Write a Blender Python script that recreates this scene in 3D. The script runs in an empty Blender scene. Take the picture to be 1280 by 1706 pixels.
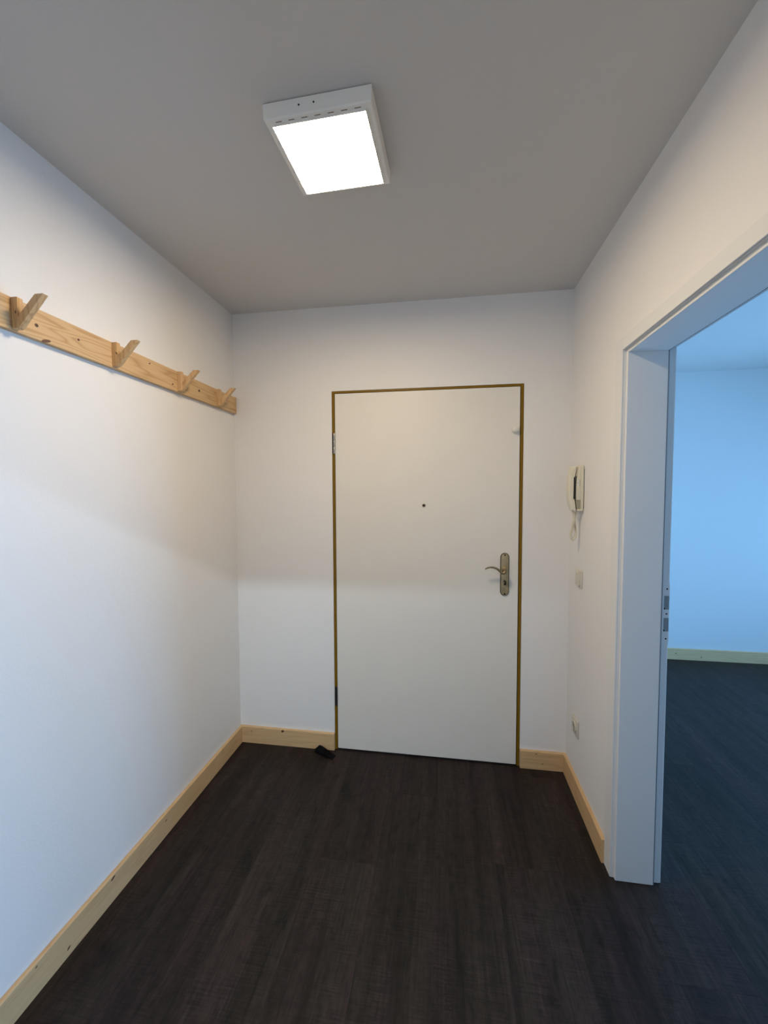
import bpy, bmesh, math, random
from mathutils import Vector, Matrix

scene = bpy.context.scene
C = scene.collection
random.seed(7)

# ------------------------------------------------------------------ measures
XL, XR, YB, H = -1.185, 0.626, 2.1727, 2.456      # hall: left / right wall, back wall, ceiling
XW = 0.790                                        # far face of the right wall
YF = 3.802                                        # back wall of the room on the right
XF = 4.30                                         # right wall of that room
YR = -0.35                                        # unseen wall behind the camera, holds the added window
BBH, BBT = 0.096, 0.015                           # skirting board

# ------------------------------------------------------------------ camera
def make_camera():
    f, yaw, pitch, roll, h = 676.25, 0.1499, -0.0493, -0.0039, 1.4593
    cy, sy, cp, sp = math.cos(yaw), math.sin(yaw), math.cos(pitch), math.sin(pitch)
    fw = Vector((-sy * cp, cy * cp, sp)); r = Vector((cy, sy, 0)); u = r.cross(fw)
    cr, sr = math.cos(roll), math.sin(roll)
    r2 = cr * r + sr * u; u2 = -sr * r + cr * u
    m = Matrix((r2, u2, -fw)).transposed().to_4x4()
    m.translation = Vector((0, 0, h))
    cd = bpy.data.cameras.new('camera'); cam = bpy.data.objects.new('camera', cd); C.objects.link(cam)
    cd.sensor_fit = 'HORIZONTAL'; cd.sensor_width = 36.0; cd.lens = f / 1280.0 * 36.0
    cd.clip_start = 0.02
    cam.matrix_world = m
    scene.camera = cam
make_camera()

# ------------------------------------------------------------------ world, added daylight, exposure
world = bpy.data.worlds.new('sky'); scene.world = world
world.use_nodes = True
bg = world.node_tree.nodes['Background']
bg.inputs[0].default_value = (0.30, 0.58, 1.0, 1.0); bg.inputs[1].default_value = 0.6

def area(name, loc, aim, sx, sy, col, watts):
    l = bpy.data.lights.new(name, 'AREA'); l.shape = 'RECTANGLE'; l.size = sx; l.size_y = sy
    l.color = col; l.energy = watts
    o = bpy.data.objects.new(name, l); C.objects.link(o); o.location = loc
    o.rotation_euler = (Vector(aim) - Vector(loc)).to_track_quat('-Z', 'Y').to_euler()
    return o
DAY = (0.245, 0.56, 1.0)
SKY = (0.66, 0.84, 1.0)
area('added_room_daylight', (XF + 0.45, 2.30, 1.10), (0, 2.30, 0.90), 2.7, 2.2, DAY, 362)  # area light added outside the unseen window to light the adjoining room
area('added_hall_fill', (-0.25, YR - 0.30, 1.15), (-0.25, 5, 1.15), 1.3, 2.0, (0.90, 0.95, 1.0), 5)  # weak fill light added behind the camera for the hall
area('added_sky_strip', (2.3, -4.5, 4.08), (2.3, 1.2, 1.4), 5.0, 0.13, SKY, 270)  # thin light added outdoors to draw the light edge across the walls
LAMP_STRENGTH = 82.0

vs = scene.view_settings
vs.view_transform = 'Standard'; vs.look = 'None'; vs.gamma = 1.0; vs.exposure = 0.0
vs.use_curve_mapping = False
scene.cycles.use_denoising = True
scene.cycles.max_bounces = 12; scene.cycles.diffuse_bounces = 8
scene.cycles.sample_clamp_indirect = 4.0

# ------------------------------------------------------------------ materials
def new_mat(name):
    m = bpy.data.materials.new(name); m.use_nodes = True
    nt = m.node_tree; b = nt.nodes['Principled BSDF']
    return m, nt, b

def node(nt, kind, **kw):
    n = nt.nodes.new(kind)
    for k, v in kw.items(): setattr(n, k, v)
    return n

def plain(name, col, rough=0.5, metal=0.0, spec=0.5, bump=0.0, bscale=200.0, vary=0.0, vscale=3.0):
    m, nt, b = new_mat(name)
    b.inputs['Base Color'].default_value = (*col, 1); b.inputs['Roughness'].default_value = rough
    b.inputs['Metallic'].default_value = metal; b.inputs['Specular IOR Level'].default_value = spec
    tc = node(nt, 'ShaderNodeTexCoord')
    if vary:
        n = node(nt, 'ShaderNodeTexNoise'); n.inputs['Scale'].default_value = vscale; n.inputs['Detail'].default_value = 4
        nt.links.new(tc.outputs['Object'], n.inputs['Vector'])
        r = node(nt, 'ShaderNodeValToRGB')
        r.color_ramp.elements[0].position = 0.3; r.color_ramp.elements[1].position = 0.7
        r.color_ramp.elements[0].color = (*[c * (1 - vary) for c in col], 1)
        r.color_ramp.elements[1].color = (*[min(1, c * (1 + vary)) for c in col], 1)
        nt.links.new(n.outputs['Fac'], r.inputs[0]); nt.links.new(r.outputs[0], b.inputs['Base Color'])
    if bump:
        n = node(nt, 'ShaderNodeTexNoise'); n.inputs['Scale'].default_value = bscale; n.inputs['Detail'].default_value = 3
        nt.links.new(tc.outputs['Object'], n.inputs['Vector'])
        bp = node(nt, 'ShaderNodeBump'); bp.inputs['Strength'].default_value = bump; bp.inputs['Distance'].default_value = 0.002
        nt.links.new(n.outputs['Fac'], bp.inputs['Height']); nt.links.new(bp.outputs[0], b.inputs['Normal'])
    return m

def pine(name, axis, rings=0.72):
    """Pale softwood: long streaks and arched growth rings along one axis."""
    m, nt, b = new_mat(name)
    tc = node(nt, 'ShaderNodeTexCoord'); oi = node(nt, 'ShaderNodeObjectInfo')
    off = node(nt, 'ShaderNodeVectorMath', operation='MULTIPLY_ADD')
    comb = node(nt, 'ShaderNodeCombineXYZ')
    for i in range(3): nt.links.new(oi.outputs['Random'], comb.inputs[i])
    nt.links.new(comb.outputs[0], off.inputs[0]); off.inputs[1].default_value = (3.1, 5.7, 2.3)
    nt.links.new(tc.outputs['Object'], off.inputs[2])
    mp = node(nt, 'ShaderNodeMapping')
    s = [14.0, 14.0, 14.0]; s[axis] = 1.1
    mp.inputs['Scale'].default_value = s
    nt.links.new(off.outputs[0], mp.inputs['Vector'])
    n1 = node(nt, 'ShaderNodeTexNoise'); n1.inputs['Scale'].default_value = 1.5; n1.inputs['Detail'].default_value = 1.5
    n1.inputs['Distortion'].default_value = 0.3
    nt.links.new(mp.outputs[0], n1.inputs['Vector'])
    mul = node(nt, 'ShaderNodeMath', operation='MULTIPLY'); mul.inputs[1].default_value = 16.0
    nt.links.new(n1.outputs['Fac'], mul.inputs[0])
    fr = node(nt, 'ShaderNodeMath', operation='PINGPONG'); fr.inputs[1].default_value = 1.0
    nt.links.new(mul.outputs[0], fr.inputs[0])
    pw = node(nt, 'ShaderNodeMath', operation='POWER'); pw.inputs[1].default_value = 3.0
    nt.links.new(fr.outputs[0], pw.inputs[0])
    mp2 = node(nt, 'ShaderNodeMapping'); s2 = [260.0, 260.0, 260.0]; s2[axis] = 6.0
    mp2.inputs['Scale'].default_value = s2
    nt.links.new(off.outputs[0], mp2.inputs['Vector'])
    n2 = node(nt, 'ShaderNodeTexNoise'); n2.inputs['Scale'].default_value = 1.0; n2.inputs['Detail'].default_value = 2
    nt.links.new(mp2.outputs[0], n2.inputs['Vector'])
    mix = node(nt, 'ShaderNodeMix', data_type='RGBA'); mix.blend_type = 'MIX'
    mix.inputs[6].default_value = (0.655, 0.455, 0.250, 1)
    mix.inputs[7].default_value = (0.44, 0.250, 0.102, 1)
    f = node(nt, 'ShaderNodeMath', operation='MULTIPLY'); f.inputs[1].default_value = rings
    nt.links.new(pw.outputs[0], f.inputs[0]); nt.links.new(f.outputs[0], mix.inputs[0])
    mix2 = node(nt, 'ShaderNodeMix', data_type='RGBA'); mix2.blend_type = 'MULTIPLY'; mix2.inputs[0].default_value = 1.0
    rp = node(nt, 'ShaderNodeValToRGB'); rp.color_ramp.elements[0].color = (0.86, 0.84, 0.80, 1); rp.color_ramp.elements[1].color = (1.08, 1.06, 1.03, 1)
    nt.links.new(n2.outputs['Fac'], rp.inputs[0])
    nt.links.new(mix.outputs[2], mix2.inputs[6]); nt.links.new(rp.outputs[0], mix2.inputs[7])
    nt.links.new(mix2.outputs[2], b.inputs['Base Color'])
    b.inputs['Roughness'].default_value = 0.55; b.inputs['Specular IOR Level'].default_value = 0.35
    bp = node(nt, 'ShaderNodeBump'); bp.inputs['Strength'].default_value = 0.15; bp.inputs['Distance'].default_value = 0.0008
    nt.links.new(n2.outputs['Fac'], bp.inputs['Height']); nt.links.new(bp.outputs[0], b.inputs['Normal'])
    return m

def vinyl_plank():
    """Dark brown sawn-look plank: broad streaks along the plank, fine saw marks across it, dark blotches."""
    m, nt, b = new_mat('dark_sawn_plank')
    tc = node(nt, 'ShaderNodeTexCoord'); oi = node(nt, 'ShaderNodeObjectInfo')
    comb = node(nt, 'ShaderNodeCombineXYZ')
    for i in range(3): nt.links.new(oi.outputs['Random'], comb.inputs[i])
    off = node(nt, 'ShaderNodeVectorMath', operation='MULTIPLY_ADD'); off.inputs[1].default_value = (17.0, 41.0, 0.0)
    nt.links.new(comb.outputs[0], off.inputs[0]); nt.links.new(tc.outputs['Object'], off.inputs[2])
    def noise(scale, sc, detail=3.0, rough=0.55, dist=0.0):
        mp = node(nt, 'ShaderNodeMapping'); mp.inputs['Scale'].default_value = scale
        nt.links.new(off.outputs[0], mp.inputs['Vector'])
        n = node(nt, 'ShaderNodeTexNoise'); n.inputs['Scale'].default_value = sc; n.inputs['Detail'].default_value = detail
        n.inputs['Roughness'].default_value = rough; n.inputs['Distortion'].default_value = dist
        nt.links.new(mp.outputs[0], n.inputs['Vector'])
        return n.outputs['Fac']
    def ramp(src, p0, p1, v0, v1):
        r = node(nt, 'ShaderNodeMapRange'); r.inputs['From Min'].default_value = p0; r.inputs['From Max'].default_value = p1
        r.inputs['To Min'].default_value = v0; r.inputs['To Max'].default_value = v1
        nt.links.new(src, r.inputs['Value']); return r.outputs[0]
    def mulv(a, c):
        k = node(nt, 'ShaderNodeMath', operation='MULTIPLY'); nt.links.new(a, k.inputs[0]); nt.links.new(c, k.inputs[1]); return k.outputs[0]
    strip = ramp(noise((9, 0.55, 1), 1.6, 2.0), 0.32, 0.68, 0.62, 1.45)          # wide tonal strips
    grain = ramp(noise((120, 3.2, 1), 1.0, 4.0, 0.65), 0.3, 0.7, 0.62, 1.42)     # fine lengthwise grain
    saw0 = ramp(noise((9, 170, 1), 1.0, 3.0, 0.6), 0.3, 0.72, 0.58, 1.45)        # fine saw marks across
    mask = ramp(noise((6, 3, 1), 1.7, 2.0), 0.40, 0.62, 0.25, 1.0)                # stronger in patches
    sm = node(nt, 'ShaderNodeMix', data_type='FLOAT'); sm.inputs[2].default_value = 1.0
    nt.links.new(mask, sm.inputs[0]); nt.links.new(saw0, sm.inputs[3]); saw = sm.outputs[0]
    blotch = ramp(noise((5, 2.2, 1), 2.6, 5.0, 0.7, 0.8), 0.30, 0.46, 0.45, 1.0) # dark patches
    speck = ramp(noise((55, 22, 1), 1.0, 5.0, 0.7), 0.3, 0.7, 0.66, 1.36)         # mottled print
    tone = ramp(oi.outputs['Random'], 0, 1, 0.92, 1.10)
    v = mulv(mulv(mulv(mulv(mulv(strip, grain), saw), blotch), tone), speck)
    hue = noise((6, 0.9, 1), 1.1, 1.0)
    mix = node(nt, 'ShaderNodeMix', data_type='RGBA')
    mix.inputs[6].default_value = (0.0210, 0.0138, 0.0130, 1); mix.inputs[7].default_value = (0.0192, 0.0148, 0.0118, 1)
    nt.links.new(ramp(hue, 0.4, 0.6, 0, 1), mix.inputs[0])
    vm = node(nt, 'ShaderNodeVectorMath', operation='SCALE')
    nt.links.new(mix.outputs[2], vm.inputs[0]); nt.links.new(v, vm.inputs['Scale'])
    nt.links.new(vm.outputs[0], b.inputs['Base Color'])
    b.inputs['Roughness'].default_value = 0.52; b.inputs['Specular IOR Level'].default_value = 0.20
    bp = node(nt, 'ShaderNodeBump'); bp.inputs['Strength'].default_value = 0.35; bp.inputs['Distance'].default_value = 0.001
    nt.links.new(mulv(grain, saw), bp.inputs['Height']); nt.links.new(bp.outputs[0], b.inputs['Normal'])
    return m

def glass_mat():
    m, nt, b = new_mat('added_window_glass')
    nt.nodes.remove(b); out = nt.nodes['Material Output']
    t = node(nt, 'ShaderNodeBsdfTransparent'); g = node(nt, 'ShaderNodeBsdfGlossy'); g.inputs['Roughness'].default_value = 0.02
    fr = node(nt, 'ShaderNodeFresnel'); fr.inputs[0].default_value = 1.45
    mx = node(nt, 'ShaderNodeMixShader')
    nt.links.new(fr.outputs[0], mx.inputs[0]); nt.links.new(t.outputs[0], mx.inputs[1]); nt.links.new(g.outputs[0], mx.inputs[2])
    nt.links.new(mx.outputs[0], out.inputs[0])
    return m

def glow_mat(col, s):
    m, nt, b = new_mat('lit_diffuser')
    b.inputs['Base Color'].default_value = (0.9, 0.88, 0.82, 1); b.inputs['Roughness'].default_value = 0.6
    b.inputs['Emission Color'].default_value = (*col, 1); b.inputs['Emission Strength'].default_value = s
    return m

M = {
    'wall': plain('white_wall_paint', (0.80, 0.79, 0.775), 0.92, spec=0.2, bump=0.22, bscale=160),
    'far_wall': plain('dimmed_white_wall_paint', (0.66, 0.66, 0.655), 0.92, spec=0.2, bump=0.22, bscale=160),  # white paint darkened to offset the strong daylight in the adjoining room
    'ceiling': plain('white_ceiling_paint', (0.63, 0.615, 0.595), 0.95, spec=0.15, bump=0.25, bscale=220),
    'leaf': plain('cream_white_lacquer', (0.76, 0.735, 0.675), 0.45, spec=0.4, vary=0.012, vscale=4),
    'ochre': plain('ochre_lacquer', (0.19, 0.104, 0.003), 0.45, spec=0.22),
    'lining': plain('white_door_lacquer', (0.76, 0.765, 0.755), 0.50, spec=0.32),
    'seal': plain('grey_rubber_seal', (0.16, 0.17, 0.18), 0.7),
    'steel': plain('grey_steel', (0.42, 0.42, 0.40), 0.35, metal=0.9),
    'black_steel': plain('dark_steel', (0.03, 0.03, 0.035), 0.4, metal=0.6),
    'brass': plain('aged_brass', (0.37, 0.30, 0.175), 0.42, metal=0.45, vary=0.15, vscale=40),
    'brass_dark': plain('dark_brass', (0.10, 0.075, 0.035), 0.4, metal=0.8),
    'plastic': plain('cream_plastic', (0.72, 0.68, 0.55), 0.4, spec=0.4),
    'white_plastic': plain('white_plastic', (0.76, 0.74, 0.69), 0.35, spec=0.45),
    'tan_plastic': plain('tan_plastic', (0.52, 0.47, 0.36), 0.5), 'switch': plain('ivory_plastic', (0.62, 0.585, 0.50), 0.38, spec=0.45),
    'lever': plain('darkened_brass', (0.23, 0.18, 0.10), 0.34, metal=0.6),
    'grey_plastic': plain('olive_grey_plastic', (0.34, 0.32, 0.23), 0.5),
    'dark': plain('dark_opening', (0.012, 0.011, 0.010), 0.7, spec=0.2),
    'hole': plain('grey_latch_pocket', (0.27, 0.29, 0.30), 0.6),
    'rubber': plain('black_rubber', (0.005, 0.005, 0.007), 0.85, spec=0.08),
    'lamp_body': plain('white_lamp_enamel', (0.88, 0.85, 0.79), 0.45),
    'slot': plain('brown_vent_slot', (0.25, 0.19, 0.12), 0.7),
    'glow': glow_mat((1.0, 0.79, 0.54), LAMP_STRENGTH),
    'glass': glass_mat(),
    'pine_x': pine('pine_grain_across', 0), 'pine_y': pine('pine_grain_along', 1), 'pine_z': pine('pine_grain_upright', 2),
    'skirt_x': pine('pale_pine_across', 0, 0.30), 'skirt_y': pine('pale_pine_along', 1, 0.30),
    'knot': plain('brown_pine_knot', (0.085, 0.036, 0.012), 0.6),
    'bark': plain('dark_bark_knot', (0.15, 0.075, 0.04), 0.8),
    'plank': vinyl_plank(),
    'slab': plain('grey_screed', (0.02, 0.018, 0.017), 0.9),
    'print': plain('faded_black_stencil', (0.007, 0.005, 0.0045), 0.6, spec=0.25),
}

# ------------------------------------------------------------------ mesh helpers
def box(bm, x0, x1, y0, y1, z0, z1, bev=0.0, seg=2):
    r = bmesh.ops.create_cube(bm, size=1.0)
    vs_ = r['verts']
    for v in vs_:
        v.co = Vector((x0 + (v.co.x + .5) * (x1 - x0), y0 + (v.co.y + .5) * (y1 - y0), z0 + (v.co.z + .5) * (z1 - z0)))
    if bev > 0:
        es = list({e for v in vs_ for e in v.link_edges})
        bmesh.ops.bevel(bm, geom=es, offset=bev, segments=seg, affect='EDGES', profile=0.5)
    return bm

def prism(bm, poly, a0, a1, axis='y', bev=0.0, seg=2):
    """Extrude a 2-D outline along an axis. y: poly=(x,z), x: poly=(y,z), z: poly=(x,y)."""
    def mk(p, a):
        return {'y': (p[0], a, p[1]), 'x': (a, p[0], p[1]), 'z': (p[0], p[1], a)}[axis]
    v0 = [bm.verts.new(mk(p, a0)) for p in poly]; v1 = [bm.verts.new(mk(p, a1)) for p in poly]
    n = len(poly); fs = [bm.faces.new(v0), bm.faces.new(v1[::-1])]
    for i in range(n):
        fs.append(bm.faces.new((v0[i], v1[i], v1[(i + 1) % n], v0[(i + 1) % n])))
    bmesh.ops.recalc_face_normals(bm, faces=fs)
    if bev > 0:
        es = list({e for f in fs[:2] for e in f.edges})
        bmesh.ops.bevel(bm, geom=es, offset=bev, segments=seg, affect='EDGES', profile=0.5)
    return bm

def tube(bm, pts, rad, n=10, caps=True):
    """Sweep a circle along points; rad is a number or a list."""
    pts = [Vector(p) for p in pts]; rings = []
    up = None
    for i, p in enumerate(pts):
        t = (pts[min(i + 1, len(pts) - 1)] - pts[max(i - 1, 0)]).normalized()
        if up is None:
            up = Vector((0, 0, 1)) if abs(t.z) < 0.9 else Vector((1, 0, 0))
        s = t.cross(up).normalized(); up = s.cross(t).normalized()
        r = rad[i] if isinstance(rad, (list, tuple)) else rad
        rings.append([bm.verts.new(p + r * (math.cos(a) * s + math.sin(a) * up)) for a in [2 * math.pi * k / n for k in range(n)]])
    for a, c in zip(rings, rings[1:]):
        for k in range(n): bm.faces.new((a[k], a[(k + 1) % n], c[(k + 1) % n], c[k]))
    if caps: bm.faces.new(rings[0][::-1]); bm.faces.new(rings[-1])
    return bm

def lathe(bm, profile, centre, axis, n=28):
    """Revolve (radius, offset-along-axis) pairs about an axis through centre."""
    ax = Vector(axis).normalized(); u = ax.orthogonal().normalized(); w = ax.cross(u); c = Vector(centre)
    rings = []
    for r, h in profile:
        rings.append([bm.verts.new(c + ax * h + max(r, 1e-5) * (math.cos(a) * u + math.sin(a) * w)) for a in [2 * math.pi * k / n for k in range(n)]])
    fs = []
    for a, b_ in zip(rings, rings[1:]):
        for k in range(n): fs.append(bm.faces.new((a[k], a[(k + 1) % n], b_[(k + 1) % n], b_[k])))
    fs.append(bm.faces.new(rings[0][::-1])); fs.append(bm.faces.new(rings[-1]))
    bmesh.ops.recalc_face_normals(bm, faces=fs)
    return bm

def disc(bm, c, rx, ry, normal, n=16, thick=0.0002, tilt=0.0):
    """Thin elliptical inlay; rx lies along the surface's horizontal, ry along the vertical."""
    nn = Vector(normal).normalized(); w = Vector((0, 0, 1)); u = w.cross(nn).normalized()
    cc = Vector(c)
    a0 = [2 * math.pi * k / n for k in range(n)]
    def pt(a, h, q): 
        x, y = rx * math.cos(a) * q, ry * math.sin(a) * q
        return cc + (x * math.cos(tilt) - y * math.sin(tilt)) * u + (x * math.sin(tilt) + y * math.cos(tilt)) * w + nn * h
    lo = [bm.verts.new(pt(a, -0.001, 1)) for a in a0]; hi = [bm.verts.new(pt(a, thick, 0.92)) for a in a0]
    fs = [bm.faces.new(hi), bm.faces.new(lo[::-1])]
    for k in range(n): fs.append(bm.faces.new((lo[k], lo[(k + 1) % n], hi[(k + 1) % n], hi[k])))
    bmesh.ops.recalc_face_normals(bm, faces=fs)
    return bm

def obj(name, bm, mat, parent=None, smooth=False):
    me = bpy.data.meshes.new(name); bm.normal_update(); bm.to_mesh(me); bm.free()
    me.materials.append(M[mat])
    if smooth:
        for p in me.polygons: p.use_smooth = True
        try: me.set_sharp_from_angle(angle=math.radians(40))
        except Exception: pass
    o = bpy.data.objects.new(name, me); C.objects.link(o)
    if parent is not None: attach(o, parent)
    return o

def attach(o, parent):
    """Parent o; its mesh is in world coordinates, so shift it into the parent's space."""
    o.parent = parent
    if parent.type == 'EMPTY':
        o.matrix_parent_inverse = Matrix.Identity(4)
        me = o.data
        if not me.get('local'):
            me.transform(root_matrix(parent).inverted()); me['local'] = 1
    else:
        top = parent
        while top.parent: top = top.parent
        if top.type == 'EMPTY' and not o.data.get('local'):
            o.data.transform(root_matrix(top).inverted()); o.data['local'] = 1
        # the part itself sits at the identity of its root, so its sub-part does too

def root_matrix(e):
    return Matrix.LocRotScale(e.location, e.rotation_euler, None)

def thing(name, label, cat, loc=(0, 0, 0), rz=0.0, group=None, kind=None):
    o = bpy.data.objects.new(name, None); o.empty_display_size = 0.05; C.objects.link(o)
    o.location = loc; o.rotation_euler = (0, 0, rz)
    o['label'] = label; o['category'] = cat
    if group: o['group'] = group
    if kind: o['kind'] = kind
    return o

def struct(name, bm, mat, label, cat, smooth=False):
    o = obj(name, bm, mat, None, smooth)
    o['kind'] = 'structure'; o['label'] = label; o['category'] = cat
    return o

B = bmesh.new

# ------------------------------------------------------------------ structure: walls and ceiling
bm = B(); box(bm, XL - 0.2, XL, YR - 0.2, YB + 0.2, 0, H)
struct('wall_left', bm, 'wall', 'white painted wall behind the pine coat rail', 'wall')

DX0, DX1, DZ = -0.6150, 0.3950, 2.0076          # rough opening of the entrance door
bm = B()
box(bm, XL, DX0, YB, YB + 0.2, 0, H); box(bm, DX1, XR, YB, YB + 0.2, 0, H); box(bm, DX0, DX1, YB, YB + 0.2, DZ, H)
struct('wall_back', bm, 'wall', 'white end wall around the flush entrance door', 'wall')

OY0, OY1, OZ = 0.700, 1.600, 1.985              # opening in the right wall
bm = B()
box(bm, XR, XW, YR, OY0, 0, H); box(bm, XR, XW, OY1, YF, 0, H); box(bm, XR, XW, OY0, OY1, OZ, H)
struct('wall_right', bm, 'wall', 'white wall with the intercom handset and the open doorway', 'wall')

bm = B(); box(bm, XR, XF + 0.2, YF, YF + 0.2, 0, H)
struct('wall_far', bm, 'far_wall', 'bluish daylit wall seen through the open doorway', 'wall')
W2 = (1.20, 3.40, 0.05, 2.05)                   # unseen window added to the adjoining room: y0, y1, z0, z1
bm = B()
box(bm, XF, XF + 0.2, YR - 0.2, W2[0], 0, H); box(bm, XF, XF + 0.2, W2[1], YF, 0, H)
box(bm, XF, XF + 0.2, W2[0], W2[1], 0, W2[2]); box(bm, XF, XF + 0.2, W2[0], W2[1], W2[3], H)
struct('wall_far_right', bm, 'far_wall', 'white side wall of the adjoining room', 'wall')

W1 = (-0.75, 0.50, 0.06, 2.22)                  # hall window added behind the camera for its light: x0, x1, z0, z1
bm = B(); y0, y1 = YR - 0.2, YR
box(bm, XL, W1[0], y0, y1, 0, H); box(bm, W1[1], XF, y0, y1, 0, H)
for w in (W1,):
    box(bm, w[0], w[1], y0, y1, w[3], H); box(bm, w[0], w[1], y0, y1, 0, w[2])
struct('unseen_wall_rear', bm, 'wall', 'white unseen wall behind the viewer with the added window', 'wall')

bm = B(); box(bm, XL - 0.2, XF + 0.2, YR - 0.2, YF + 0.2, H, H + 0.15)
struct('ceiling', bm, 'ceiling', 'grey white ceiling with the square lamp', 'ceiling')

# ------------------------------------------------------------------ structure: floor with its planks
bm = B(); box(bm, XL - 0.2, XF + 0.2, YR - 0.2, YF + 0.2, -0.06, -0.004)
floor = struct('floor', bm, 'slab', 'dark brown sawn-look plank floor', 'floor')
PW, PL, GAP = 0.235, 1.38, 0.00012
def plank(x0, x1, y0, y1):
    bm = B(); w, l = (x1 - x0) / 2 - GAP, (y1 - y0) / 2 - GAP
    box(bm, -w, w, -l, l, -0.0045, 0.0, 0.00025, 1)
    o = obj('plank', bm, 'plank'); o.location = ((x0 + x1) / 2, (y0 + y1) / 2, 0); o.parent = floor
col_i = 0
x = -0.035 - 5 * PW
while x < XF:
    xa, xb = max(x, XL), min(x + PW, XF)
    ylim = YB if (xa + xb) / 2 < XR else YF
    ystart = YR - PL + (0.118 + 0.53 * col_i) % PL
    if col_i == 3: ystart = 1.4987 - 2 * PL + PL / 2 + PL / 2     # the joint one can make out
    y = ystart
    while y < ylim:
        ya, yb = max(y, YR), min(y + PL, ylim)
        if xb - xa > 0.02 and yb - ya > 0.02: plank(xa, xb, ya, yb)
        y += PL
    x += PW; col_i += 1

# faint stencil lettering printed on one plank
cu = bpy.data.curves.new('stencil', 'FONT'); cu.body = 'RMOUTH'; cu.size = 0.030; cu.extrude = 0.00006; cu.space_character = 1.05
tmp = bpy.data.objects.new('stencil_tmp', cu); C.objects.link(tmp)
bpy.context.view_layer.update()
me = bpy.data.meshes.new_from_object(tmp.evaluated_get(bpy.context.evaluated_depsgraph_get()))
bpy.data.objects.remove(tmp); me.materials.clear(); me.materials.append(M['print'])
st = bpy.data.objects.new('stencil_print', me); C.objects.link(st)
st.location = (0.024, 1.085, 0.00012); st.rotation_euler = (0, 0, math.pi / 2); st.parent = floor
st['label'] = 'faint worn stencil lettering on a dark plank'

# ------------------------------------------------------------------ structure: skirting boards
def board(name, poly, a0, a1, axis, mat, label, knots=(), nrm=None):
    bm = B(); prism(bm, poly, a0, a1, axis)
    o = struct(name, bm, mat, label, 'baseboard')
    for c, rx, rz, ti, mt in knots:
        k = B(); disc(k, c, rx, rz, nrm, tilt=ti); obj('knot', k, mt, o)
    return o
def prof(base, s, gap=0.0):     # outline across the board, s = direction into the room
    return [(base + s * gap, 0.0005), (base + s * BBT, 0.0005), (base + s * BBT, BBH - 0.004), (base + s * (BBT - 0.0012), BBH - 0.0012), (base + s * (BBT - 0.004), BBH), (base + s * gap, BBH)]
board('baseboard_left', prof(XL, 1, 0.0014), YR, YB - BBT, 'y', 'skirt_y', 'long pine skirting board along the wall with the coat rail',
      [((XL + BBT, 1.2243, 0.084), 0.010, 0.0045, 0.3, 'knot'), ((XL + BBT, 1.049, 0.026), 0.007, 0.004, 0.5, 'knot'),
       ((XL + BBT, 1.5028, 0.066), 0.007, 0.003, 0.2, 'knot'), ((XL + BBT, 0.9485, 0.085), 0.004, 0.0022, 0.4, 'knot')], (1, 0, 0))
board('baseboard_back_left', prof(YB, -1), XL, -0.6150, 'x', 'skirt_x', 'short pine skirting board with a dark knot, by the door hinges',
      [((-0.9212, YB - BBT, 0.086), 0.0095, 0.0075, 0.4, 'knot'), ((-1.1126, YB - BBT, 0.070), 0.007, 0.002, 0.2, 'knot')], (0, -1, 0))
board('baseboard_back_right', prof(YB, -1), 0.3955, XR - BBT, 'x', 'skirt_x', 'very short pine skirting board between door frame and right corner',
      [((0.508, YB - BBT, 0.033), 0.004, 0.003, 0.6, 'knot'), ((0.4772, YB - BBT, 0.084), 0.007, 0.0018, 0.1, 'knot')], (0, -1, 0))
board('baseboard_right', prof(XR, -1), 1.6345, YB, 'y', 'skirt_y', 'pine skirting board below the wall socket', (), (-1, 0, 0))
board('baseboard_far', prof(YF, -1), XW, XF, 'x', 'skirt_x', 'pine skirting board in the room beyond the doorway',
      [((1.62, YF - BBT, 0.035), 0.010, 0.004, 0.4, 'knot'), ((1.98, YF - BBT, 0.055), 0.008, 0.003, 0.3, 'knot'), ((2.18, YF - BBT, 0.030), 0.007, 0.004, 0.3, 'knot')], (0, -1, 0))
board('baseboard_far_right', prof(XF, -1), YR, YF - BBT, 'y', 'skirt_y', 'pine skirting board along the side wall of the adjoining room')

# ------------------------------------------------------------------ structure: entrance door
LX0, LX1, LZ0, LZ1 = -0.5973, 0.3763, 0.008, 1.993
door = thing('door_1', 'flush cream white entrance door in a thin ochre frame', 'door', ((LX0 + LX1) / 2, YB, 0), kind='structure')
bm = B(); fy0, fy1 = YB + 0.0015, YB + 0.10
box(bm, -0.6140, -0.6000, fy0, fy1, 0, 2.0066, 0.001, 1); box(bm, 0.3800, 0.3940, fy0, fy1, 0, 2.0066, 0.001, 1)
box(bm, -0.6000, 0.3800, fy0, fy1, 1.9955, 2.0066, 0.001, 1)
box(bm, -0.6000, -0.5800, YB + 0.046, fy1, 0, 1.9955); box(bm, 0.3600, 0.3800, YB + 0.046, fy1, 0, 1.9955)
box(bm, -0.5800, 0.3600, YB + 0.046, fy1, 1.975, 1.9955)
obj('door_frame', bm, 'ochre', door)
bm = B(); box(bm, -0.5800, 0.3600, YB + 0.012, YB + 0.10, 0.0, 0.0065, 0.001, 1); obj('light_leak_bar', bm, 'dark', door)  # dark bar added to stop outside light leaking under the leaf
bm = B(); box(bm, LX0, LX1, YB, YB + 0.044, LZ0, LZ1, 0.0015, 2); leaf = obj('door_leaf', bm, 'leaf', door)
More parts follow.
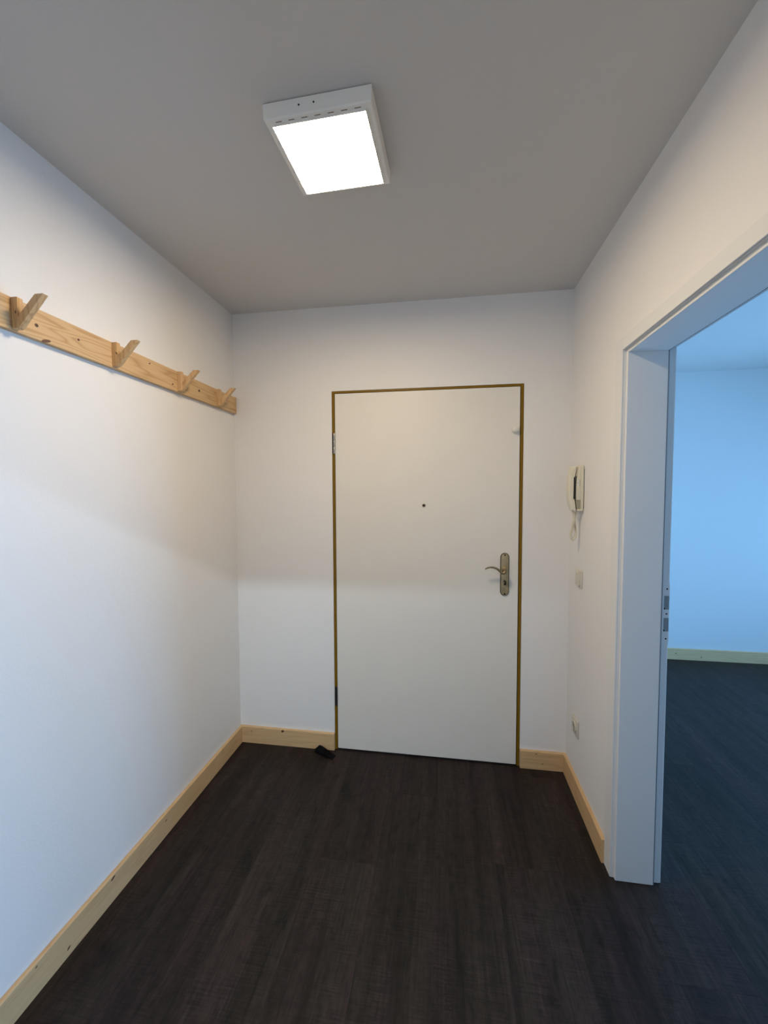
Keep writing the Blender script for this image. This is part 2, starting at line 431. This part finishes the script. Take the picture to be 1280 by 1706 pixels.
# hinges
def hinge(zc, h, mat, pin):
    bm = B(); box(bm, -0.6125, -0.5990, YB - 0.0016, YB + 0.004, zc - h / 2, zc + h / 2, 0.0008, 1)
    hg = obj('hinge', bm, mat, door)
    for z0, z1 in ((-h / 2, -h / 6), (-h / 6 + 0.001, h / 6 - 0.001), (h / 6, h / 2)):
        bm = B(); lathe(bm, [(0.0036, z0), (0.0046, z0 + 0.0015), (0.0046, z1 - 0.0015), (0.0036, z1)], (-0.6015, YB - 0.004, zc), (0, 0, 1), 14)
        obj('knuckle', bm, pin, hg, True)
    return hg
hg = hinge(1.7249, 0.111, 'black_steel', 'steel'); hg['label'] = 'bright steel upper hinge'
hg = hinge(0.3092, 0.108, 'black_steel', 'black_steel'); hg['label'] = 'dark lower hinge'
# peephole
bm = B(); lathe(bm, [(0.0095, 0), (0.0095, 0.002), (0.0080, 0.004), (0.0062, 0.0042), (0.0058, 0.0025)], (-0.1126, YB, 1.3868), (0, -1, 0))
pe = obj('peephole', bm, 'brass', leaf, True)
bm = B(); lathe(bm, [(0.0058, 0.0), (0.0058, 0.0026), (0.004, 0.0036), (0.0, 0.0040)], (-0.1126, YB, 1.3868), (0, -1, 0)); obj('lens', bm, 'dark', pe, True)
# white round stop near the top right corner of the leaf
bm = B(); lathe(bm, [(0.0150, 0), (0.0150, 0.004), (0.0178, 0.007), (0.0185, 0.012), (0.0172, 0.018), (0.0135, 0.0235), (0.0080, 0.0262), (0.0, 0.0270)], (0.3525, YB, 1.7745), (0, -1, 0))
kn = obj('round_stop', bm, 'white_plastic', leaf, True); kn['label'] = 'white domed round stop'
# handle: long rounded back plate, lever, screws, lock cylinder
def stadium(cx, cz, w, h, n=14):
    r = w / 2; pts = []
    for k in range(n + 1): a = math.pi * k / n; pts.append((cx + r * math.cos(a), cz + h / 2 - r + r * math.sin(a)))
    for k in range(n + 1): a = math.pi + math.pi * k / n; pts.append((cx + r * math.cos(a), cz - h / 2 + r + r * math.sin(a)))
    return pts
PX, PZ = 0.3080, 1.0275
bm = B(); prism(bm, stadium(PX, PZ, 0.0445, 0.2250), YB - 0.0045, YB, 'y')
hp = obj('back_plate', bm, 'brass_dark', leaf, True); hp['label'] = 'long rounded aged brass back plate'
bm = B(); prism(bm, stadium(PX, PZ, 0.0375, 0.2180), YB - 0.0090, YB - 0.0045, 'y', 0.002, 2); obj('plate_face', bm, 'brass', hp, True)
PY = YB - 0.0088
for z in (PZ + 0.102, PZ - 0.102):
    bm = B(); lathe(bm, [(0.0042, 0), (0.0042, 0.0008), (0.003, 0.0014), (0, 0.0015)], (PX, PY, z), (0, -1, 0), 16); obj('screw', bm, 'dark', hp, True)
bm = B(); lathe(bm, [(0.0150, 0), (0.0150, 0.004), (0.0135, 0.008), (0.0110, 0.0095), (0.0088, 0.012), (0.0085, 0.030)], (PX - 0.002, PY, 1.0575), (0, -1, 0)); obj('rose', bm, 'brass', hp, True)
lev = [(0.3060, PY - 0.018, 1.0575), (0.3058, PY - 0.032, 1.0570), (0.3050, PY - 0.042, 1.0540), (0.3020, PY - 0.0465, 1.0485), (0.2960, PY - 0.047, 1.0440), (0.2885, PY - 0.0465, 1.0445),
       (0.2810, PY - 0.046, 1.0500), (0.2735, PY - 0.046, 1.0570), (0.2640, PY - 0.046, 1.0640), (0.2530, PY - 0.046, 1.0690), (0.2410, PY - 0.046, 1.0718), (0.2290, PY - 0.046, 1.0718), (0.2170, PY - 0.0455, 1.0690), (0.2070, PY - 0.0445, 1.0635), (0.2035, PY - 0.044, 1.0610)]
rad = [0.0085, 0.0085, 0.0085, 0.0085, 0.0080, 0.0074, 0.0066, 0.0060, 0.0054, 0.0050, 0.0047, 0.0044, 0.0040, 0.0034, 0.0022]
bm = B(); tube(bm, lev, rad, 14); lv = obj('lever', bm, 'lever', hp, True); lv['label'] = 'curved brass lever'
bm = B(); prism(bm, [(PX - 0.0085 * math.cos(a), 0.992 + 0.0085 * math.sin(a)) for a in [math.pi * 1.3 - k * math.pi * 1.6 / 14 for k in range(15)]] + [(PX + 0.005, 0.9735), (PX - 0.005, 0.9735)], PY - 0.0035, PY + 0.002, 'y')
cy_ = obj('lock_cylinder', bm, 'brass', hp, True)
bm = B(); lathe(bm, [(0.0068, 0), (0.0068, 0.0006), (0.0064, 0.0012)], (PX, PY - 0.0035, 0.992), (0, -1, 0), 18); obj('key_plug', bm, 'brass_dark', hp, True)
bm = B(); box(bm, PX - 0.001, PX + 0.001, PY - 0.0052, PY - 0.003, 0.987, 0.997); obj('key_slot', bm, 'dark', hp)

# ------------------------------------------------------------------ structure: doorway to the right (frame without its leaf in view)
dw = thing('door_2', 'white lacquered door frame of the open doorway on the right', 'door frame', (XR, (OY0 + OY1) / 2, 0), kind='structure')
XA, XB_ = 0.6200, 0.7970
JR, JL = 1.5770, 1.5636          # far jamb: rebate faces and lining face
NR, NL = OY0 + (OY1 - JR), OY0 + (OY1 - JL)
ZR, ZL = 1.9590, 1.9465
for (yr, yl, yo, ya, sgn) in ((JR, JL, OY1, 1.6345, 1), (NR, NL, OY0, OY0 - 0.0345, -1)):
    lo, hi = sorted((yr, yo)); bm = B(); box(bm, XR, XW, lo, hi, 0.001, OZ); jb = obj('jamb', bm, 'lining', dw)
    lo, hi = sorted((yl, yr)); bm = B(); box(bm, 0.6340, 0.7652, lo, hi, 0.001, ZR, 0.0016, 2); obj('jamb_lining', bm, 'lining', jb)
    lo, hi = sorted((yl + sgn * 0.0004, yr)); bm = B(); box(bm, 0.7652, 0.7685, lo, hi, 0.002, ZR, 0.0006, 1); obj('seal', bm, 'seal', jb)
    lo, hi = sorted((yr, ya)); bm = B(); box(bm, XA, XR, lo, hi, 0.001, 2.0040, 0.0018, 2); obj('architrave', bm, 'lining', dw)
    bm = B(); box(bm, XW, XB_, lo, hi, 0.001, 2.0040, 0.0018, 2); obj('architrave', bm, 'lining', dw)
bm = B(); box(bm, XR, XW, NR, JR, ZR, OZ); hd = obj('head', bm, 'lining', dw)
bm = B(); box(bm, 0.6340, 0.7652, NL, JL, ZL, ZR, 0.0016, 2); obj('head_lining', bm, 'lining', hd)
bm = B(); box(bm, 0.7652, 0.7685, NL, JL, ZL + 0.0004, ZR, 0.0006, 1); obj('seal', bm, 'seal', hd)
bm = B(); box(bm, XA, XR, NR, JR, ZR, 2.0040, 0.0018, 2); obj('architrave', bm, 'lining', dw)
bm = B(); box(bm, XW, XB_, NR, JR, ZR, 2.0040, 0.0018, 2); obj('architrave', bm, 'lining', dw)
# strike plate in the rebate on the far side of the jamb
SX0, SX1 = 0.7735, 0.7968
def strike_plate():
    bm = B(); y0, y1 = JR - 0.0022, JR + 0.0001
    zs = [0.9050, 0.9530, 1.0025, 1.0330, 1.0830, 1.1280]
    for a, c, open_ in ((zs[0], zs[1], 0), (zs[1], zs[2], 1), (zs[2], zs[3], 0), (zs[3], zs[4], 1), (zs[4], zs[5], 0)):
        if open_: box(bm, SX0, SX0 + 0.0055, y0, y1, a, c)
        else: box(bm, SX0, SX1, y0, y1, a, c)
    o = obj('strike_plate', bm, 'lining', dw); o['label'] = 'white strike plate with two latch openings'
    for a, c in ((zs[1], zs[2]), (zs[3], zs[4])):
        bm = B(); box(bm, SX0 + 0.0055, SX1, JR - 0.0012, JR, a, c); obj('latch_opening', bm, 'hole', o)
        bm = B(); box(bm, SX0 + 0.0050, SX0 + 0.0100, JR - 0.0016, JR, a, a + 0.006); obj('latch_lip', bm, 'dark', o)
    for z in (0.9265, 1.0175, 1.1080):
        bm = B(); lathe(bm, [(0.0030, 0), (0.0030, 0.0006), (0, 0.0008)], (SX0 + 0.0145, y0 + 0.0002, z), (0, -1, 0), 14); obj('screw_hole', bm, 'dark', o)
strike_plate()

# ------------------------------------------------------------------ structure: unseen windows added for the daylight
def window(name, w, label, nsash, side):
    """side 'rear': in the wall y = YR; side 'right': in the wall x = XF."""
    a0, a1, z0, z1 = w
    if side == 'rear':
        def bx(b, u0, u1, d0, d1, p, q, *e): box(b, u0, u1, YR - 0.10 + d0, YR - 0.10 + d1, p, q, *e)
        loc = ((a0 + a1) / 2, YR - 0.1, z0)
    else:
        def bx(b, u0, u1, d0, d1, p, q, *e): box(b, XF + 0.10 - d1, XF + 0.10 - d0, u0, u1, p, q, *e)
        loc = (XF + 0.1, (a0 + a1) / 2, z0)
    o = thing(name, label, 'window', loc, kind='structure'); t = 0.055
    bm = B()
    bx(bm, a0, a0 + t, -0.03, 0.03, z0, z1); bx(bm, a1 - t, a1, -0.03, 0.03, z0, z1)
    bx(bm, a0 + t, a1 - t, -0.03, 0.03, z0, z0 + t); bx(bm, a0 + t, a1 - t, -0.03, 0.03, z1 - 0.02, z1)
    obj('window_frame', bm, 'lining', o)
    ww = (a1 - a0 - 2 * t) / nsash; s = 0.05
    for i in range(nsash):
        a, c = a0 + t + i * ww, a0 + t + (i + 1) * ww
        bm = B(); zb, zt = z0 + t, z1 - 0.02
        bx(bm, a, a + s, -0.02, 0.035, zb, zt); bx(bm, c - s, c, -0.02, 0.035, zb, zt)
        bx(bm, a + s, c - s, -0.02, 0.035, zb, zb + s); bx(bm, a + s, c - s, -0.02, 0.035, zt - 0.02, zt)
        sa = obj('added_sash', bm, 'lining', o)
        bm = B(); bx(bm, a + s, c - s, -0.003, 0.003, zb + s, zt - 0.02); obj('added_pane', bm, 'glass', sa)
        m = c - s / 2; zc = (zb + zt) / 2
        bm = B(); bx(bm, m - 0.012, m + 0.012, 0.035, 0.045, zc - 0.035, zc + 0.035, 0.003); bx(bm, m - 0.009, m + 0.009, 0.045, 0.065, zc - 0.12, zc + 0.012, 0.004)
        obj('added_window_handle', bm, 'steel', sa)
window('added_window_1', W1, 'tall white window added unseen behind the viewer for its light', 1, 'rear')
window('added_window_2', W2, 'wide white unseen window added to light the adjoining room', 2, 'right')

# ------------------------------------------------------------------ ceiling lamp
LR = -0.033
lamp = thing('ceiling_light', 'square white ceiling lamp with a glowing warm panel', 'lamp', (-0.3195, 1.1665, H), LR)
def lamp_part(name, fill, mat, parent=lamp, smooth=False):
    bm = B(); fill(bm); bmesh.ops.transform(bm, matrix=root_matrix(lamp), verts=bm.verts)
    return obj(name, bm, mat, parent, smooth)
HS = 0.143
lamp_part('mounting_plate', lambda b: box(b, -0.135, 0.135, -0.130, 0.130, -0.003, 0.0), 'slot')
def housing(b):
    # sloped-in square tray
    lo, hi = HS - 0.001, HS
    v = []
    for z, s in ((-0.003, hi), (-0.0385, lo), (-0.0415, lo - 0.003), (-0.0415, 0.1265)):
        v.append([b.verts.new((sx * s, sy * s * 0.966, z)) for sx, sy in ((-1, -1), (1, -1), (1, 1), (-1, 1))])
    for p, q in zip(v, v[1:]):
        for k in range(4): b.faces.new((p[k], p[(k + 1) % 4], q[(k + 1) % 4], q[k]))
    b.faces.new(v[0][::-1]); b.faces.new(v[-1])
    bmesh.ops.recalc_face_normals(b, faces=b.faces)
hs = lamp_part('housing', housing, 'lamp_body')
def rim(b):
    ox, oy, ix, iy, za, zb = 0.1262, 0.1232, 0.1236, 0.1206, -0.0480, -0.0410
    box(b, -ox, ox, -oy, -iy, za, zb); box(b, -ox, ox, iy, oy, za, zb)
    box(b, -ox, -ix, -iy, iy, za, zb); box(b, ix, ox, -iy, iy, za, zb)
lamp_part('diffuser_rim', rim, 'lamp_body')
def panel(b):
    n = 12; gx, gy = 0.1235, 0.1205; vv = {}
    for i in range(n + 1):
        for j in range(n + 1):
            u, w = i / n * 2 - 1, j / n * 2 - 1
            vv[i, j] = b.verts.new((u * gx, w * gy, -0.0450 - 0.0020 * (1 - u * u) * (1 - w * w)))
    for i in range(n):
        for j in range(n): b.faces.new((vv[i, j], vv[i, j + 1], vv[i + 1, j + 1], vv[i + 1, j]))
    rim = [vv[i, 0] for i in range(n + 1)] + [vv[n, j] for j in range(1, n + 1)] + [vv[i, n] for i in range(n - 1, -1, -1)] + [vv[0, j] for j in range(n - 1, 0, -1)]
    up = [b.verts.new((p.co.x, p.co.y, -0.0415)) for p in rim]; m_ = len(rim)
    for k in range(m_): b.faces.new((rim[k], rim[(k + 1) % m_], up[(k + 1) % m_], up[k]))
    b.faces.new(up)
    bmesh.ops.recalc_face_normals(b, faces=b.faces)
pn = lamp_part('diffuser_panel', panel, 'glow', smooth=False); pn['label'] = 'glowing warm white square panel'
for yy in (-0.1262, 0.1262):
    for k in range(7):
        xx = -0.105 + 0.035 * k
        lamp_part('vent_slot', lambda b: box(b, xx - 0.008, xx + 0.008, yy - 0.0011, yy + 0.0011, -0.0419, -0.0410), 'slot', hs)
for xx in (-0.0455, -0.006):
    bm = B(); lathe(bm, [(0.0022, 0), (0.0022, 0.001), (0, 0.0012)], (xx, -HS * 0.966 + 0.0006, -0.0195), (0, -1, 0), 12)
    bmesh.ops.transform(bm, matrix=root_matrix(lamp), verts=bm.verts); obj('screw', bm, 'dark', hs)

# ------------------------------------------------------------------ coat rail with V-shaped wooden hooks
RT = 0.018
rack = thing('coat_rack', 'pine coat rail with slanted wooden pegs on the left wall', 'coat rack', (XL, 1.3, 1.903))
bm = B(); box(bm, XL, XL + RT, 0.45, 2.1655, 1.9030, 1.9920, 0.0012, 1); rl = obj('rail', bm, 'pine_y', rack)
XF0 = XL + RT
for y, z, rx, rz, mt in ((1.0325, 1.9429, 0.006, 0.0055, 'knot'), (1.1686, 1.9515, 0.0045, 0.004, 'knot'), (1.0600, 1.9085, 0.016, 0.0048, 'bark'),
                         (1.4869, 1.974, 0.005, 0.003, 'knot'), (1.624, 1.9283, 0.0055, 0.0035, 'knot'), (1.8155, 1.9465, 0.0085, 0.006, 'knot')):
    bm = B(); disc(bm, (XF0, y, z), rx, rz, (1, 0, 0), tilt=0.3); obj('knot', bm, mt, rl)
HW = 0.0165; XB1 = XF0 + 0.0195
for i, y in enumerate((0.9635, 1.3005, 1.6550, 1.9640)):
    bm = B(); prism(bm, [(XF0, 1.9075), (XB1, 1.9075), (XB1, 1.9895), (XB1 - 0.0015, 1.9910), (XF0, 1.9910)], y, y + HW, 'y', 0.0008, 1)
    hk = obj('hook', bm, 'pine_z', rack)
    bm = B(); prism(bm, [(XB1, 1.9095), (XB1 + 0.0025, 1.9085), (-1.0655, 1.9935 - 0.0005), (-1.0670, 1.9938), (-1.0918, 1.9938), (XB1, 1.9390)], y + 0.0002, y + HW - 0.0002, 'y', 0.0008, 1)
    obj('peg', bm, 'pine_z', hk)
bm = B(); disc(bm, (XB1 - 0.006, 0.9635, 1.9500), 0.0022, 0.005, (0, -1, 0)); obj('knot', bm, 'bark', rack)
bm = B(); disc(bm, (XB1 - 0.002, 1.3005, 1.9520), 0.0022, 0.006, (0, -1, 0), tilt=0.5); obj('knot', bm, 'bark', rack)

# ------------------------------------------------------------------ intercom handset on the right wall
IY = 1.9630
ph = thing('intercom_phone', 'cream intercom handset hanging above the light switch', 'intercom', (XR, IY + 0.045, 1.3685))
bm = B(); box(bm, 0.6235, XR, IY + 0.004, IY + 0.082, 1.380, 1.560); obj('wall_gap_shade', bm, 'dark', ph)  # dark block painting the shadow gap between base and wall
bm = B(); box(bm, 0.6118, 0.6235, IY, IY + 0.086, 1.3685, 1.5765, 0.003, 2); bs = obj('base', bm, 'plastic', ph, True)
bm = B(); prism(bm, [(0.6120, 1.4195), (0.5935, 1.4195), (0.5925, 1.4800), (0.5950, 1.5250), (0.6000, 1.5690), (0.6045, 1.5765), (0.6120, 1.5765)], IY + 0.0012, IY + 0.0845, 'y', 0.002, 2)
obj('cradle', bm, 'plastic', bs, True)
bm = B(); prism(bm, [(0.6120, 1.3770), (0.5955, 1.3770), (0.5910, 1.4195), (0.6120, 1.4195)], IY + 0.004, IY + 0.080, 'y'); obj('cradle_recess', bm, 'grey_plastic', bs)
bm = B(); prism(bm, [(0.6125, 1.3690), (0.5960, 1.3690), (0.5965, 1.3770), (0.6125, 1.3770)], IY + 0.001, IY + 0.083, 'y', 0.001, 1); obj('cradle_foot', bm, 'plastic', bs)
bm = B(); box(bm, 0.5938, 0.6035, IY + 0.0002, IY + 0.004, 1.4810, 1.5105, 0.0008, 1); obj('name_field', bm, 'white_plastic', bs)
bm = B(); box(bm, 0.6050, 0.6068, IY + 0.0004, IY + 0.003, 1.4810, 1.5105); obj('field_slot', bm, 'grey_plastic', bs)
bm = B(); lathe(bm, [(0.0014, 0), (0.0014, 0.0004), (0, 0.0006)], (0.5965, IY + 0.0004, 1.4965), (0, -1, 0), 12); obj('indicator', bm, 'dark', bs)
hand = [(0.5735, 1.3715), (0.5655, 1.3960), (0.5600, 1.4300), (0.5585, 1.4750), (0.5600, 1.5200), (0.5640, 1.5480), (0.5700, 1.5680), (0.5750, 1.5730),
        (0.5920, 1.5735), (0.5900, 1.5500), (0.5855, 1.5265), (0.5810, 1.5225), (0.5805, 1.4230), (0.5850, 1.4195), (0.5890, 1.4000), (0.5925, 1.3705)]
bm = B(); prism(bm, hand, IY + 0.001, IY + 0.046, 'y', 0.004, 3); hs_ = obj('handset', bm, 'plastic', ph, True)
bm = B(); box(bm, 0.5830, 0.5865, IY + 0.006, IY + 0.042, 1.4240, 1.5240); obj('gap_shade_pad', bm, 'dark', bs)  # dark pad painting the shade in the gap behind the handset
bm = B(); prism(bm, [(0.5935, 1.5690), (0.5925, 1.5500), (0.5890, 1.5290), (0.5950, 1.5250), (0.5990, 1.5690)], IY + 0.003, IY + 0.040, 'y', 0.001, 1); obj('ear_rest', bm, 'tan_plastic', bs)
# coiled cord: loop hanging from handset and base
def catmull(P, n):
    P = [Vector(p) for p in P]; P = [2 * P[0] - P[1]] + P + [2 * P[-1] - P[-2]]; out = []
    for i in range(1, len(P) - 2):
        for k in range(n):
            t = k / n; a, b_, c, d_ = P[i - 1], P[i], P[i + 1], P[i + 2]
            out.append(0.5 * ((2 * b_) + (c - a) * t + (2 * a - 5 * b_ + 4 * c - d_) * t * t + (3 * b_ - a - 3 * c + d_) * t ** 3))
    out.append(P[-2]); return out
path = catmull([(0.5830, IY + 0.022, 1.3720), (0.5865, IY + 0.022, 1.3580), (0.5925, IY + 0.024, 1.3420), (0.5905, IY + 0.026, 1.3180), (0.5830, IY + 0.026, 1.2850), (0.5775, IY + 0.026, 1.2570), (0.5810, IY + 0.027, 1.2390),
                (0.5895, IY + 0.030, 1.2350), (0.5985, IY + 0.034, 1.2440), (0.6030, IY + 0.036, 1.2620), (0.6010, IY + 0.037, 1.2900), (0.5960, IY + 0.037, 1.3200), (0.5945, IY + 0.037, 1.3400), (0.6020, IY + 0.037, 1.3580), (0.6080, IY + 0.037, 1.3690)], 24)
def coil(path, R, turns):
    out = []; up = Vector((0, 1, 0)); L = len(path) - 1
    for i, p in enumerate(path):
        t = (path[min(i + 1, L)] - path[max(i - 1, 0)]).normalized()
        s = t.cross(up).normalized(); w = s.cross(t)
        e = min(1.0, i / 30, (L - i) / 30); a = 2 * math.pi * turns * i / L
        out.append(p + R * e * (math.cos(a) * s + math.sin(a) * w))
    return out
def densify(P, n):
    o = []
    for a, b_ in zip(P, P[1:]):
        for k in range(n): o.append(a.lerp(b_, k / n))
    o.append(P[-1]); return o
bm = B(); tube(bm, coil(densify(path, 3), 0.0042, 88), 0.0021, 6); obj('coiled_cord', bm, 'plastic', ph, True)

# ------------------------------------------------------------------ light switch and socket
def plate(name, label, cat, yc, zc, s):
    o = thing(name, label, cat, (XR, yc, zc))
    bm = B(); box(bm, XR - 0.0085, XR, yc - s / 2, yc + s / 2, zc - s / 2, zc + s / 2, 0.003, 3); p = obj('cover_plate', bm, 'switch', o, True)
    return o, p
sw, p = plate('light_switch', 'white square rocker light switch below the intercom', 'light switch', 2.0000, 1.0510, 0.0790)
bm = B(); prism(bm, [(XR - 0.0080, 1.0800), (XR - 0.0112, 1.0795), (XR - 0.0150, 1.0225), (XR - 0.0080, 1.0220)], 1.9705, 2.0295, 'y', 0.0012, 2); obj('rocker', bm, 'switch', sw, True)
so, p = plate('wall_socket', 'white single wall socket low beside the corner', 'socket', 2.0110, 0.3330, 0.0800)
def socket_face():
    c = (XR, 2.0110, 0.3330)
    bm = B(); lathe(bm, [(0.0275, 0.006), (0.0275, 0.0125), (0.0255, 0.0138), (0.0215, 0.0138), (0.0205, 0.0128), (0.0200, 0.0092), (0.0, 0.0090)], c, (-1, 0, 0), 36); f = obj('socket_face', bm, 'switch', so, True)
    bm = B(); lathe(bm, [(0.0198, 0.0092), (0.0198, 0.0098), (0.0, 0.0099)], c, (-1, 0, 0), 32); obj('recess', bm, 'grey_plastic', f)
    for dy in (-0.0095, 0.0095):
        bm = B(); lathe(bm, [(0.0028, 0.0098), (0.0028, 0.0103), (0, 0.0104)], (c[0], c[1] + dy, c[2]), (-1, 0, 0), 14); obj('pin_hole', bm, 'dark', f)
    for dz in (-0.0185, 0.0185):
        bm = B(); box(bm, XR - 0.0128, XR - 0.0098, c[1] - 0.003, c[1] + 0.003, c[2] + dz - 0.0012, c[2] + dz + 0.0012); obj('earth_clip', bm, 'steel', f)
socket_face()

# ------------------------------------------------------------------ black door wedge on the floor
wd = thing('door_wedge', 'small black rubber door wedge lying beside the entrance door', 'door wedge', (-0.655, 2.118, 0.0), math.radians(-22))
def wedge(b):
    prof_ = [(-0.060, 0.0002), (0.058, 0.0002), (0.060, 0.003), (0.030, 0.010), (-0.020, 0.023), (-0.040, 0.027), (-0.056, 0.027), (-0.060, 0.023)]
    prism(b, prof_, -0.019, 0.019, 'y', 0.002, 2)
bm = B(); wedge(bm); bmesh.ops.transform(bm, matrix=root_matrix(wd), verts=bm.verts); wb = obj('wedge_body', bm, 'rubber', wd, True)
for k in range(5):
    bm = B(); xx = -0.012 + k * 0.011; zz = 0.0212 - k * 0.0029
    box(bm, xx - 0.002, xx + 0.002, -0.017, 0.017, zz - 0.003, zz + 0.0012, 0.0006, 1); bmesh.ops.transform(bm, matrix=root_matrix(wd), verts=bm.verts); obj('ridge', bm, 'rubber', wb)
